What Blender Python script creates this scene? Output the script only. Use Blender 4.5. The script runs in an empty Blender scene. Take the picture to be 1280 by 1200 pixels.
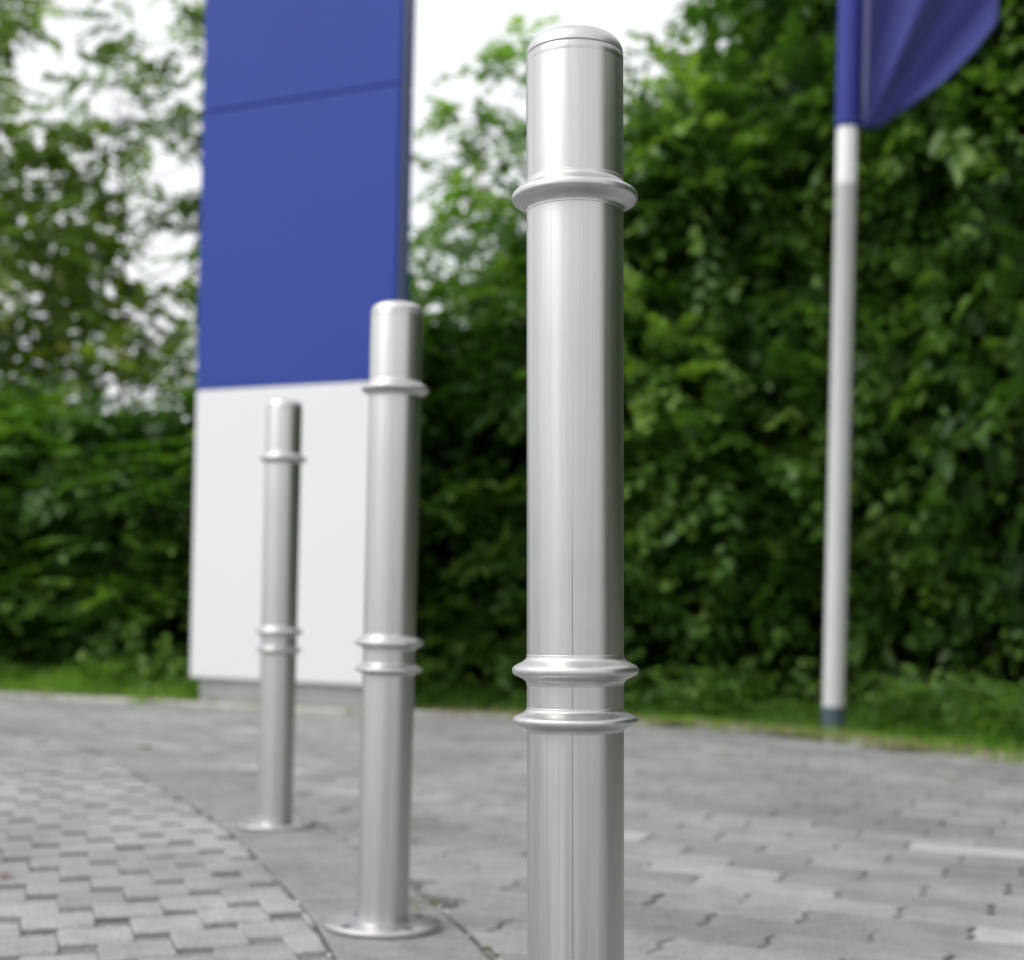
import bpy, bmesh, math, random
import numpy as np
from mathutils import Vector, Matrix, Euler
random.seed(7); RNG = np.random.default_rng(11)
SC = bpy.context.scene
COL = SC.collection
# ------------------------------------------------------------------ camera
F = 1850.0; ROLL = math.radians(1.35); CAMH = 0.472
cam_d = bpy.data.cameras.new("camera")
cam = bpy.data.objects.new("camera", cam_d); COL.objects.link(cam); SC.camera = cam
cam_d.sensor_width = 36; cam_d.lens = F / 1280 * 36
cam_d.shift_y = 174 / 1280
cam_d.clip_start = .05; cam_d.clip_end = 500
cam.location = (0, 0, CAMH)
cam.rotation_euler = (Matrix.Rotation(math.radians(90), 3, 'X') @ Matrix.Rotation(ROLL, 3, 'Z')).to_euler()
cam_d.dof.use_dof = True; cam_d.dof.focus_distance = 1.175; cam_d.dof.aperture_fstop = 5.4
# ------------------------------------------------------------------ sky, sun, exposure
SUN_EL = math.radians(52); SUN_AZ = math.radians(248)      # compass direction the light comes from (0 = +Y, clockwise)
W = bpy.data.worlds.new("World"); SC.world = W; W.use_nodes = True
nt = W.node_tree; nt.nodes.clear()
sky = nt.nodes.new('ShaderNodeTexSky'); sky.sky_type = 'NISHITA'; sky.sun_disc = False
sky.sun_elevation = SUN_EL; sky.sun_rotation = SUN_AZ; sky.dust_density = 6; sky.air_density = 1.5
hs = nt.nodes.new('ShaderNodeHueSaturation'); hs.inputs['Saturation'].default_value = .12
mixw = nt.nodes.new('ShaderNodeMix'); mixw.data_type = 'RGBA'; mixw.inputs[0].default_value = .6
mixw.inputs[7].default_value = (7.6, 7.75, 8.0, 1)           # even cloud cover
bg = nt.nodes.new('ShaderNodeBackground'); bg.inputs[1].default_value = .15
wo = nt.nodes.new('ShaderNodeOutputWorld')
nt.links.new(sky.outputs[0], hs.inputs['Color']); nt.links.new(hs.outputs[0], mixw.inputs[6])
nt.links.new(mixw.outputs[2], bg.inputs[0]); nt.links.new(bg.outputs[0], wo.inputs[0])
sd = bpy.data.lights.new("sun", 'SUN'); sd.energy = .75; sd.angle = math.radians(28); sd.color = (1, .97, .92)
sun = bpy.data.objects.new("sun", sd); COL.objects.link(sun)
sdir = Vector((math.sin(SUN_AZ) * math.cos(SUN_EL), math.cos(SUN_AZ) * math.cos(SUN_EL), math.sin(SUN_EL)))
sun.rotation_euler = sdir.to_track_quat('Z', 'Y').to_euler(); sun.location = sdir * 30
SC.view_settings.view_transform = 'Standard'; SC.view_settings.look = 'None'
SC.view_settings.exposure = 0.3; SC.view_settings.gamma = 1
SC.render.engine = 'CYCLES'
SC.cycles.use_denoising = True
SC.cycles.max_bounces = 8; SC.cycles.transmission_bounces = 4; SC.cycles.transparent_max_bounces = 4

# ------------------------------------------------------------------ helpers
def at(x, y, z=0.0):
    """photo pixel of a point known to stand at height z -> world X, Y"""
    dx = x - 640; dy = y - 774
    a = (dx * math.cos(ROLL) + dy * math.sin(ROLL)) / F; b = (dx * math.sin(ROLL) - dy * math.cos(ROLL)) / F
    Y = (z - CAMH) / b
    return (a * Y, Y)
def ray(x, y, Y):
    dx = x - 640; dy = y - 774
    a = (dx * math.cos(ROLL) + dy * math.sin(ROLL)) / F; b = (dx * math.sin(ROLL) - dy * math.cos(ROLL)) / F
    return Vector((a * Y, Y, CAMH + b * Y))
def obj(name, me, mat=None, parent=None):
    o = bpy.data.objects.new(name, me); COL.objects.link(o)
    if mat: me.materials.append(mat)
    if parent: o.parent = parent
    return o
def from_bm(name, bm, mat=None, parent=None, smooth=False):
    me = bpy.data.meshes.new(name); bm.to_mesh(me); bm.free()
    if smooth:
        me.polygons.foreach_set('use_smooth', [True] * len(me.polygons))
    return obj(name, me, mat, parent)
def thing(name, label, cat, loc=(0, 0, 0), group=None):
    o = bpy.data.objects.new(name, None); COL.objects.link(o); o.location = loc; o.empty_display_size = .1
    o['label'] = label; o['category'] = cat
    if group: o['group'] = group
    return o
def tag(o, label=None, cat=None, group=None, kind=None):
    if label: o['label'] = label
    if cat: o['category'] = cat
    if group: o['group'] = group
    if kind: o['kind'] = kind
    return o
def lathe(prof, n=96, closed=False):
    bm = bmesh.new(); rings = []
    for (r, z) in prof:
        if r < 1e-6: rings.append([bm.verts.new((0, 0, z))])
        else: rings.append([bm.verts.new((r * math.cos(2 * math.pi * i / n), r * math.sin(2 * math.pi * i / n), z)) for i in range(n)])
    m = len(rings)
    for k in range(m if closed else m - 1):
        A = rings[k]; B = rings[(k + 1) % m]
        for i in range(n):
            j = (i + 1) % n
            if len(A) == 1 and len(B) == 1: continue
            if len(A) == 1: bm.faces.new((A[0], B[j], B[i]))
            elif len(B) == 1: bm.faces.new((A[i], A[j], B[0]))
            else: bm.faces.new((A[i], A[j], B[j], B[i]))
    bmesh.ops.recalc_face_normals(bm, faces=bm.faces)
    return bm
def box(bm, x0, x1, y0, y1, z0, z1, bev=0.0, seg=2):
    r = bmesh.ops.create_cube(bm, size=1)
    vs = r['verts']
    for v in vs:
        v.co = Vector((x0 if v.co.x < 0 else x1, y0 if v.co.y < 0 else y1, z0 if v.co.z < 0 else z1))
    if bev:
        es = list({e for v in vs for e in v.link_edges})
        bmesh.ops.bevel(bm, geom=es, offset=bev, segments=seg, affect='EDGES', profile=.5)
def np_mesh(name, V, quads=None, tris=None):
    me = bpy.data.meshes.new(name)
    V = np.asarray(V, dtype=np.float32).reshape(-1, 3)
    me.vertices.add(len(V)); me.vertices.foreach_set('co', V.ravel())
    loops = []; starts = []; tot = 0
    if quads is not None:
        q = np.asarray(quads, dtype=np.int32).reshape(-1, 4); loops.append(q.ravel()); starts.append(np.arange(len(q)) * 4 + tot); tot += q.size
    if tris is not None:
        t = np.asarray(tris, dtype=np.int32).reshape(-1, 3); loops.append(t.ravel()); starts.append(np.arange(len(t)) * 3 + tot); tot += t.size
    L = np.concatenate(loops).astype(np.int32); S = np.concatenate(starts).astype(np.int32)
    me.loops.add(len(L)); me.loops.foreach_set('vertex_index', L)
    me.polygons.add(len(S)); me.polygons.foreach_set('loop_start', S)
    me.update(calc_edges=True)
    return me
def tube_pts(pts, rads, n=7):
    V = []; Q = []
    for k, p in enumerate(pts):
        p = Vector(p)
        d = (Vector(pts[min(k + 1, len(pts) - 1)]) - Vector(pts[max(k - 1, 0)])).normalized()
        u = d.orthogonal().normalized(); w = d.cross(u)
        for i in range(n):
            a = 2 * math.pi * i / n
            V.append(tuple(p + (u * math.cos(a) + w * math.sin(a)) * rads[k]))
        if k:
            for i in range(n):
                j = (i + 1) % n
                Q.append(((k - 1) * n + i, (k - 1) * n + j, k * n + j, k * n + i))
    return V, Q

# ------------------------------------------------------------------ materials
def mat(name):
    m = bpy.data.materials.new(name); m.use_nodes = True
    n = m.node_tree; b = n.nodes['Principled BSDF']
    return m, n, b
def N(n, t, **kw):
    x = n.nodes.new(t)
    for k, v in kw.items(): setattr(x, k, v)
    return x
def ramp(n, src, stops):
    r = N(n, 'ShaderNodeValToRGB'); el = r.color_ramp.elements
    while len(el) < len(stops): el.new(.5)
    for e, (p, c) in zip(el, stops):
        e.position = p; e.color = c if len(c) == 4 else (*c, 1)
    n.links.new(src, r.inputs[0]); return r
def noise(n, vec, scale, detail=4, rough=.55):
    x = N(n, 'ShaderNodeTexNoise'); x.inputs['Scale'].default_value = scale
    x.inputs['Detail'].default_value = detail; x.inputs['Roughness'].default_value = rough
    if vec is not None: n.links.new(vec, x.inputs['Vector'])
    return x
def math_(n, op, a, b=None, c=None):
    x = N(n, 'ShaderNodeMath', operation=op)
    for i, v in enumerate((a, b, c)):
        if v is None: continue
        if isinstance(v, (int, float)): x.inputs[i].default_value = v
        else: n.links.new(v, x.inputs[i])
    return x.outputs[0]
def mixc(n, f, a, b, mode='MIX'):
    x = N(n, 'ShaderNodeMix', data_type='RGBA', blend_type=mode)
    for i, v in ((0, f), (6, a), (7, b)):
        if isinstance(v, (int, float)): x.inputs[i].default_value = v
        elif isinstance(v, tuple): x.inputs[i].default_value = (*v, 1) if len(v) == 3 else v
        else: n.links.new(v, x.inputs[i])
    return x.outputs[2]
def mapped(n, scale=(1, 1, 1), coord='Object'):
    tc = N(n, 'ShaderNodeTexCoord'); mp = N(n, 'ShaderNodeMapping'); mp.inputs['Scale'].default_value = scale
    n.links.new(tc.outputs[coord], mp.inputs[0]); return mp.outputs[0]

def steel(name, streak=True, base=.62, rough=.3):
    m, n, b = mat(name)
    b.inputs['Metallic'].default_value = 1
    b.inputs['Anisotropic'].default_value = .5 if streak else 0; b.inputs['Anisotropic Rotation'].default_value = .25
    if streak:
        tg = N(n, 'ShaderNodeTangent', direction_type='RADIAL', axis='Z'); n.links.new(tg.outputs[0], b.inputs['Tangent'])
        v1 = mapped(n, (170, 170, 1.2)); v2 = mapped(n, (900, 900, 7)); v3 = mapped(n, (1, 1, 1))
        a = noise(n, v1, 1, 3); f = noise(n, v2, 1, 3); c = noise(n, v3, 7, 4)
        s = math_(n, 'ADD', math_(n, 'MULTIPLY', a.outputs[0], .6), math_(n, 'MULTIPLY', f.outputs[0], .4))
        col = ramp(n, s, [(.3, (base * .84, base * .835, base * .82)), (.5, (base, base * .992, base * .975)), (.7, (base * 1.12, base * 1.112, base * 1.095))])
        sx = N(n, 'ShaderNodeSeparateXYZ'); tc = N(n, 'ShaderNodeTexCoord'); n.links.new(tc.outputs['Object'], sx.inputs[0])
        # longitudinal weld seam of the drawn tube
        d = math_(n, 'ABSOLUTE', math_(n, 'SUBTRACT', sx.outputs[0], -.0039))
        line = math_(n, 'LESS_THAN', d, .00036)
        front = math_(n, 'LESS_THAN', sx.outputs[1], 0)
        mr = N(n, 'ShaderNodeMapRange'); n.links.new(sx.outputs[2], mr.inputs[0])
        mr.inputs[1].default_value = .60; mr.inputs[2].default_value = .50; mr.inputs[3].default_value = 0.0; mr.inputs[4].default_value = .62
        fac = math_(n, 'MULTIPLY', math_(n, 'MULTIPLY', line, front), mr.outputs[0])
        cc = mixc(n, fac, col.outputs[0], (.10, .10, .10))
        # faint handling stains
        st = ramp(n, c.outputs[0], [(.56, (0, 0, 0)), (.75, (1, 1, 1))])
        cc = mixc(n, math_(n, 'MULTIPLY', st.outputs[0], .26), cc, (.33, .315, .30))
        n.links.new(cc, b.inputs['Base Color'])
        rr = N(n, 'ShaderNodeMapRange'); n.links.new(s, rr.inputs[0])
        rr.inputs[1].default_value = .3; rr.inputs[2].default_value = .7; rr.inputs[3].default_value = rough - .06; rr.inputs[4].default_value = rough + .08
        n.links.new(rr.outputs[0], b.inputs['Roughness'])
        bp = N(n, 'ShaderNodeBump'); bp.inputs['Strength'].default_value = .06; bp.inputs['Distance'].default_value = .0006
        n.links.new(s, bp.inputs['Height']); n.links.new(bp.outputs[0], b.inputs['Normal'])
    else:
        v = mapped(n, (1, 1, 1)); a = noise(n, v, 60, 5)
        col = ramp(n, a.outputs[0], [(.3, (base * .93, base * .925, base * .91)), (.7, (base * 1.05, base * 1.043, base * 1.03))])
        n.links.new(col.outputs[0], b.inputs['Base Color'])
        rr = N(n, 'ShaderNodeMapRange'); n.links.new(a.outputs[0], rr.inputs[0])
        rr.inputs[3].default_value = rough - .04; rr.inputs[4].default_value = rough + .06
        n.links.new(rr.outputs[0], b.inputs['Roughness'])
    return m
M_TUBE = steel('brushed_steel_tube', True, .57, .37)
M_RING = steel('satin_steel', False, .60, .41)
M_PLATE = steel('satin_steel_plate', False, .60, .40)
M_SCREW = steel('screw_steel', False, .10, .5)

def plain(name, col, rough=.5, var=.06, spec=.5, scale=4, coat=0, metal=0, bump=0):
    m, n, b = mat(name); v = mapped(n); a = noise(n, v, scale, 5)
    r = ramp(n, a.outputs[0], [(.3, tuple(c * (1 - var) for c in col)), (.7, tuple(c * (1 + var) for c in col))])
    n.links.new(r.outputs[0], b.inputs['Base Color']); b.inputs['Roughness'].default_value = rough
    b.inputs['Specular IOR Level'].default_value = spec; b.inputs['Metallic'].default_value = metal
    b.inputs['Coat Weight'].default_value = coat
    if bump:
        a2 = noise(n, v, scale * 30, 4); bp = N(n, 'ShaderNodeBump'); bp.inputs['Strength'].default_value = bump; bp.inputs['Distance'].default_value = .002
        n.links.new(a2.outputs[0], bp.inputs['Height']); n.links.new(bp.outputs[0], b.inputs['Normal'])
    return m
M_BLUE = plain('blue_cladding', (.036, .066, .31), .34, .03, .16, 1.2)
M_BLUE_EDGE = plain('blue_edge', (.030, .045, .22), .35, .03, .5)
M_WHITE = plain('white_cladding', (.77, .77, .79), .4, .015, .5, 1.2)
M_CHANNEL = plain('grey_channel', (.30, .33, .42), .45, .05, .5)
M_PLINTH = plain('plinth_concrete', (.36, .36, .37), .85, .12, .3, 6, bump=.4)
M_POLE = plain('pole_paint', (.66, .66, .66), .35, .04, .5, 3)
M_POLEBASE = plain('pole_sleeve', (.055, .085, .10), .5, .1, .4, 8)
M_KERB = plain('kerb_stone', (.50, .485, .44), .9, .18, .3, 5, bump=.5)
M_APRON = plain('concrete_apron', (.30, .30, .295), .9, .1, .3, 2, bump=.4)
M_SOIL = plain('soil', (.07, .055, .035), .95, .35, .2, 9, bump=.7)
M_GRITBED = plain('grit_fill', (.25, .25, .245), .95, .3, .2, 90, bump=.8)
M_SIDE = plain('shaded_dirty_block_side', (.18, .18, .175), .95, .25, .2, 60)  # shade inside the voids painted into the block sides, along with joint dirt
M_JOINT = plain('joint_sand', (.105, .103, .098), .95, .3, .2, 25, bump=.6)
M_MOSS = plain('moss', (.13, .13, .07), .95, .3, .2, 60)
M_BARK = plain('bark', (.09, .07, .05), .9, .3, .2, 20, bump=.8)

def paver_mat(name, c0, c1, outl=0.0, dark=.8):
    m, n, b = mat(name)
    g = N(n, 'ShaderNodeNewGeometry'); r = ramp(n, g.outputs['Random Per Island'], [(0, c0), (.9, c1), (.978, c1), (.985, tuple(min(1, x * (1 + outl)) for x in c1))])
    v = mapped(n)
    big = noise(n, v, 1.7, 5); mid = noise(n, v, 14, 6, .65); fine = noise(n, v, 170, 4, .75)
    f1 = ramp(n, big.outputs[0], [(.35, (.80,) * 3), (.65, (1.13,) * 3)])
    f2 = ramp(n, mid.outputs[0], [(.3, (.80,) * 3), (.7, (1.15,) * 3)])
    f3 = ramp(n, fine.outputs[0], [(.34, (.66,) * 3), (.5, (1,) * 3), (.68, (1.28,) * 3)])
    c = mixc(n, 1.0, r.outputs[0], f1.outputs[0], 'MULTIPLY'); c = mixc(n, 1.0, c, f2.outputs[0], 'MULTIPLY'); c = mixc(n, 1.0, c, f3.outputs[0], 'MULTIPLY')
    n.links.new(c, b.inputs['Base Color']); b.inputs['Roughness'].default_value = .86; b.inputs['Specular IOR Level'].default_value = .3
    bp = N(n, 'ShaderNodeBump'); bp.inputs['Strength'].default_value = .55; bp.inputs['Distance'].default_value = .0022
    h = math_(n, 'ADD', math_(n, 'MULTIPLY', fine.outputs[0], .5), mid.outputs[0])
    n.links.new(h, bp.inputs['Height']); n.links.new(bp.outputs[0], b.inputs['Normal'])
    return m
M_PAV_L = paver_mat('small_block_concrete', (.305, .305, .305), (.35, .35, .35))
M_PAV_R = paver_mat('wave_block_concrete', (.245, .245, .24), (.315, .315, .308), .38)
M_SLAB = paver_mat('border_slab_concrete', (.245, .245, .245), (.275, .275, .275))

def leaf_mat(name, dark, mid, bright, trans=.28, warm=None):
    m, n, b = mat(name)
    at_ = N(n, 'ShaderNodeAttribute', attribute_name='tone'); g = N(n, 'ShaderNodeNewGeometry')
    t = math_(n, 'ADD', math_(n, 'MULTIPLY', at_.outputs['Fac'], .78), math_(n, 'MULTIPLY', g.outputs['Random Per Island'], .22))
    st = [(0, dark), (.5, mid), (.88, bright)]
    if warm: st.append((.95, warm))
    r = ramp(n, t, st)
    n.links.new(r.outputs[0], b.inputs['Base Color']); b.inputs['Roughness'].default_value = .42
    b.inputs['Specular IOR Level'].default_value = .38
    tr = N(n, 'ShaderNodeBsdfTranslucent')
    yc = mixc(n, 1.0, r.outputs[0], (1.5, 1.7, .6), 'MULTIPLY'); n.links.new(yc, tr.inputs[0])
    mx = N(n, 'ShaderNodeMixShader'); mx.inputs[0].default_value = trans
    out = n.nodes['Material Output']
    n.links.new(b.outputs[0], mx.inputs[1]); n.links.new(tr.outputs[0], mx.inputs[2]); n.links.new(mx.outputs[0], out.inputs[0])
    return m
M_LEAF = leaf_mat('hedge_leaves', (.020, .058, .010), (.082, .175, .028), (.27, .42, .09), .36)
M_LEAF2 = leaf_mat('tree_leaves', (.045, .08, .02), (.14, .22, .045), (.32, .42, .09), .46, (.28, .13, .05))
M_GRASS = leaf_mat('grass_blades', (.06, .15, .014), (.13, .29, .028), (.27, .42, .06), .35)
M_LEAF3 = leaf_mat('young_leaves', (.04, .10, .016), (.12, .24, .035), (.30, .45, .09), .42)
M_LITTER = leaf_mat('dry_litter', (.16, .12, .07), (.3, .24, .15), (.42, .36, .25), .1)
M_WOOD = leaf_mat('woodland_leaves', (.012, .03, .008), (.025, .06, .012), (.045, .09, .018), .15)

# ------------------------------------------------------------------ ground
bm = bmesh.new()
vs = [bm.verts.new(p) for p in ((-150, -150, -.03), (150, -150, -.03), (150, 150, -.03), (-150, 150, -.03))]
bm.faces.new(vs)
tag(from_bm('ground', bm, M_APRON), kind='structure')

# strip of border slabs: edges read off the photograph
Lpx = [(435, 1200), (400, 1155), (350, 1095), (310, 1055), (250, 1005), (175, 965), (100, 935)]
Rpx = [(600, 1200), (560, 1150), (520, 1120), (430, 1055), (400, 1035), (310, 990), (200, 945)]
cl = [(0.62, -3.5), (0.52, -1.6), (0.37, 0.0), (0.13, 1.3)]
mid = []
for Y in (2.04, 2.4, 2.8, 3.2, 3.7, 4.3, 4.95):
    def interp(pp):
        P = sorted([at(*p) for p in pp], key=lambda q: q[1]); ys = [q[1] for q in P]; xs = [q[0] for q in P]
        return float(np.interp(Y, ys, xs))
    mid.append(((interp(Lpx) + interp(Rpx)) / 2, Y))
cl = [(.33, -3.5), (.33, -1.6), (.25, -.2), (.09, 1.1)] + mid + [(-1.95, 5.9), (-2.75, 6.85), (-3.4, 7.7)]
def catmull(P, m=10):
    out = []
    for i in range(len(P) - 1):
        p0 = Vector(P[max(i - 1, 0)]); p1 = Vector(P[i]); p2 = Vector(P[i + 1]); p3 = Vector(P[min(i + 2, len(P) - 1)])
        for k in range(m):
            t = k / m
            out.append(.5 * ((2 * p1) + (p2 - p0) * t + (2 * p0 - 5 * p1 + 4 * p2 - p3) * t * t + (3 * p1 - p0 - 3 * p2 + p3) * t ** 3))
    out.append(Vector(P[-1])); return out
CL = catmull(cl, 10)
cy = np.array([p.y for p in CL]); cx = np.array([p.x for p in CL])
def strip_x(Y): return float(np.interp(Y, cy, cx))
acc = [0.0]
for a, b_ in zip(CL[:-1], CL[1:]): acc.append(acc[-1] + (b_ - a).length)
def along(s):
    x = float(np.interp(s, acc, cx)); y = float(np.interp(s, acc, cy))
    x2 = float(np.interp(s + .02, acc, cx)); y2 = float(np.interp(s + .02, acc, cy))
    if s + .02 > acc[-1]:
        x2, y2 = x, y; x = float(np.interp(s - .02, acc, cx)); y = float(np.interp(s - .02, acc, cy))
        t = Vector((x2 - x, y2 - y)).normalized(); return Vector((x2, y2)), Vector((t.y, -t.x))
    t = Vector((x2 - x, y2 - y)).normalized()
    return Vector((x, y)), Vector((t.y, -t.x))
HW = .104
def chamfer_block(V, Q, poly, z, ch=.003, dep=.03, tilt=(0, 0)):
    """block with a flat top, chamfer and sides; poly = CCW xy list"""
    c = sum((Vector(p) for p in poly), Vector((0, 0))) / len(poly); n = len(poly); base = len(V)
    ins = []
    for i in range(n):
        p = Vector(poly[i]); a = Vector(poly[i - 1]); b_ = Vector(poly[(i + 1) % n])
        e1 = (p - a).normalized(); e2 = (b_ - p).normalized()
        n1 = Vector((-e1.y, e1.x)); n2 = Vector((-e2.y, e2.x)); nn = n1 + n2
        if nn.length < 1e-4: nn = n1
        nn.normalize(); k = max(nn.dot(n1), .45)
        ins.append(p + nn * (ch / k))
    def zz(p): return z + (p.x - c.x) * tilt[0] + (p.y - c.y) * tilt[1]
    for p in ins: V.append((p.x, p.y, zz(p)))
    for p in poly: p = Vector(p); V.append((p.x, p.y, zz(p) - ch))
    for p in poly: p = Vector(p); V.append((p.x, p.y, zz(p) - dep))
    Q.append(tuple(base + i for i in range(n)))
    for i in range(n):
        j = (i + 1) % n
        Q.append((base + n + i, base + n + j, base + j, base + i))
        Q.append((base + 2 * n + i, base + 2 * n + j, base + n + j, base + n + i))
def block_mesh(name, V, Q, m):
    me = bpy.data.meshes.new(name); me.from_pydata(V, [], Q); me.update(); return obj(name, me, m)

V = []; Q = []
s = 0.0
while s < acc[-1] - .3:
    L = .50; pts1 = []; pts2 = []
    for k in range(6):
        p, nn = along(s + .003 + (L - .006) * k / 5)
        pts1.append(p + nn * HW); pts2.append(p - nn * HW)
    chamfer_block(V, Q, [tuple(q) for q in pts1] + [tuple(q) for q in reversed(pts2)], .004 + random.uniform(-.0008, .0008), .0025, .03, (random.uniform(-.004, .004), random.uniform(-.002, .002)))
    s += L
tag(block_mesh('border_strip', V, Q, M_SLAB), kind='structure')
# dark joint on both sides of the strip: a sanded bed slightly wider than the slabs
V = []; Q = []
for k in range(121):
    p, nn = along(acc[-1] * k / 120 * .999)
    wv = HW + .007 + .003 * math.sin(k * 1.7) + random.uniform(-.0015, .0015)
    a = p + nn * wv; b_ = p - nn * wv
    V += [(a.x, a.y, .0012), (b_.x, b_.y, .0012)]
    if k: Q.append((2 * k - 2, 2 * k, 2 * k + 1, 2 * k - 1))
tag(block_mesh('strip_joint_sand', V, Q, M_JOINT), kind='structure')

# kerb line
Kpx = [(0, 868), (120, 874), (250, 881), (370, 887), (445, 891), (520, 892), (640, 896), (855, 907), (972, 915), (1062, 926), (1160, 938), (1280, 951)]
K = [at(*p) for p in Kpx]
K = [(-9, 9.2), (-5.5, 8.7)] + K + [(2.35, 4.9), (2.9, 3.6), (3.25, 2.0), (3.35, 0.0), (3.4, -3.5)]
KL = [Vector(p) for p in K]
def smooth_poly(P, it=2):
    for _ in range(it):
        Q_ = [P[0]]
        for a, b_ in zip(P[:-1], P[1:]): Q_ += [a * .75 + b_ * .25, a * .25 + b_ * .75]
        P = Q_ + [P[-1]]
    return P
KL = smooth_poly(KL, 2)
kx = np.array([p.x for p in KL]); ky = np.array([p.y for p in KL])
kseg = np.stack([kx, ky], 1); kacc = np.concatenate([[0], np.cumsum(np.hypot(np.diff(kx), np.diff(ky)))])
def kat(s):
    s = min(max(s, 0), kacc[-1] - .05)
    p = Vector((float(np.interp(s, kacc, kx)), float(np.interp(s, kacc, ky)))); q = Vector((float(np.interp(s + .04, kacc, kx)), float(np.interp(s + .04, kacc, ky))))
    t = (q - p).normalized(); return p, t, Vector((-t.y, t.x))      # normal points away from the paving (left of travel)
def inside_paving(x, y, marg=0.0):
    d = (kx - x) ** 2 + (ky - y) ** 2; i = int(np.argmin(d)); i = min(max(i, 1), len(kx) - 2)
    t = Vector((kx[i + 1] - kx[i - 1], ky[i + 1] - ky[i - 1])).normalized(); nn = Vector((-t.y, t.x))
    return (Vector((x - kx[i], y - ky[i])).dot(nn)) < -marg
V = []; Q = []; s = 0.0
while s < kacc[-1] - .5:
    L = .49; pa = []; pb = []
    for k in range(5):
        p, t, nn = kat(s + .003 + (L - .006) * k / 4); pa.append(p); pb.append(p + nn * .11)
    chamfer_block(V, Q, [tuple(q) for q in pa] + [tuple(q) for q in reversed(pb)], .007 + random.uniform(-.003, .003), .005, .05)
    s += .5
tag(block_mesh('kerb', V, Q, M_KERB), kind='structure')
# bed under the pavers
V = []; Q = []
vsb = [(p.x, p.y, -.0155) for p in KL] + [(-9, -3.6, -.0155)]
me = bpy.data.meshes.new('paving_bed'); me.from_pydata(vsb, [], [tuple(range(len(vsb)))]); me.update()
tag(obj('paving_bed', me, M_JOINT), kind='structure')

# square drainage blocks left of the strip, laid round small grit filled voids (lattice measured in the photograph)
V = []; Q = []; SIDES = []
pq = (.1105, .0500); rot = math.radians(18.5); ca, sa = math.cos(rot), math.sin(rot)
OX, OY = -.6297, 2.0875; LA = (.0847, .0839); LF = (-.0820, .0900)
for i in range(-110, 110):
    for j in range(-110, 110):
        bx0 = OX + i * LA[0] + j * LF[0]; by0 = OY + i * LA[1] + j * LF[1]; w = pq[0]
        cxx = bx0 + w / 2 * ca - w / 2 * sa; cyy = by0 + w / 2 * sa + w / 2 * ca
        if cyy < -3.3 or cxx < -7.5 or cxx > strip_x(cyy) - .035 or not inside_paving(cxx, cyy, .08): continue
        h = w / 2 - .0016 - abs(random.gauss(0, .0006)); a_ = rot + random.gauss(0, .008); c2, s2 = math.cos(a_), math.sin(a_); pl = []
        jx, jy = random.gauss(0, .0006), random.gauss(0, .0006); cr = .006
        for (px_, py_) in ((-h + cr, -h), (h * .2, -h - .0004), (h - cr, -h), (h, -h + cr), (h + .0004, h * .3), (h, h - cr), (h - cr, h), (-h * .3, h), (-h + cr, h), (-h, h - cr), (-h, -h + cr)):
            px_ += random.gauss(0, .0006); py_ += random.gauss(0, .0006)
            pl.append((cxx + jx + px_ * c2 - py_ * s2, cyy + jy + px_ * s2 + py_ * c2))
        q0 = len(Q)
        chamfer_block(V, Q, pl, random.gauss(-.0012, .0011), .0034, .018, (random.gauss(0, .008), random.gauss(0.001, .007)))
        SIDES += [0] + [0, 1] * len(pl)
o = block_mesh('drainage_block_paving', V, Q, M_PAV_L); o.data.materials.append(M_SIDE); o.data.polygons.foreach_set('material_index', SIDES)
tag(o, kind='structure')
V = []; Q = []
for k in range(61):
    Y = -3.6 + 12.2 * k / 60; V += [(-9, Y, -.0076), (strip_x(min(Y, 7.6)), Y, -.0076)]
    if k: Q.append((2 * k - 2, 2 * k - 1, 2 * k + 1, 2 * k))
V = [v for v in V]
tag(block_mesh('grit_bed', V, Q, M_GRITBED), kind='structure')

# interlocking wave blocks, right of the strip
V = []; Q = []
bl, bw = .2625, .112; rot = math.radians(-25.5); ca, sa = math.cos(rot), math.sin(rot); ox, oy = .327, 2.382
S = [(0.0, -.5), (.25, -.36), (.62, -.2), (.55, -.05), (-.15, .0), (-.62, .07), (-.55, .22), (-.2, .38), (0, .5)]
for i in range(-60, 60):
    for j in range(-90, 90):
        u = i * bl + (j % 2) * bl * .5; v = j * bw
        cxx = ox + (u + bl / 2) * ca - v * sa; cyy = oy + (u + bl / 2) * sa + v * ca
        if cyy < -3.3 or cxx > 6 or cxx < strip_x(min(cyy, 7.6)) + .07 or not inside_paving(cxx, cyy, .09): continue
        amp = .010; g = .0022; gl = .0035
        ja = random.gauss(0, .003); c2, s2 = math.cos(rot + ja), math.sin(rot + ja); pl = []
        hb = bw / 2 - g / 2; hl = bl / 2 - gl
        loc = []
        for k in range(4): loc.append((-hl + (2 * hl) * k / 4, -hb + .0012 * math.sin(k * 1.57)))
        for (sx_, sy_) in S: loc.append((hl + amp * sx_, sy_ * 2 * hb))
        for k in range(1, 4): loc.append((hl - (2 * hl) * k / 4, hb + .0012 * math.sin(k * 1.57)))
        for (sx_, sy_) in reversed(S): loc.append((-hl + amp * sx_, sy_ * 2 * hb))
        loc = loc[1:]
        clean = []
        for q in loc:
            if not clean or math.hypot(q[0] - clean[-1][0], q[1] - clean[-1][1]) > .003: clean.append(q)
        for (px_, py_) in clean:
            px_ += random.gauss(0, .0004); py_ += random.gauss(0, .0003)
            pl.append((cxx + px_ * c2 - py_ * s2, cyy + px_ * s2 + py_ * c2))
        chamfer_block(V, Q, pl, random.gauss(-.0014, .0009), .0022, .0165, (random.gauss(0, .004), random.gauss(0, .006)))
tag(block_mesh('wave_block_paving', V, Q, M_PAV_R), kind='structure')

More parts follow.
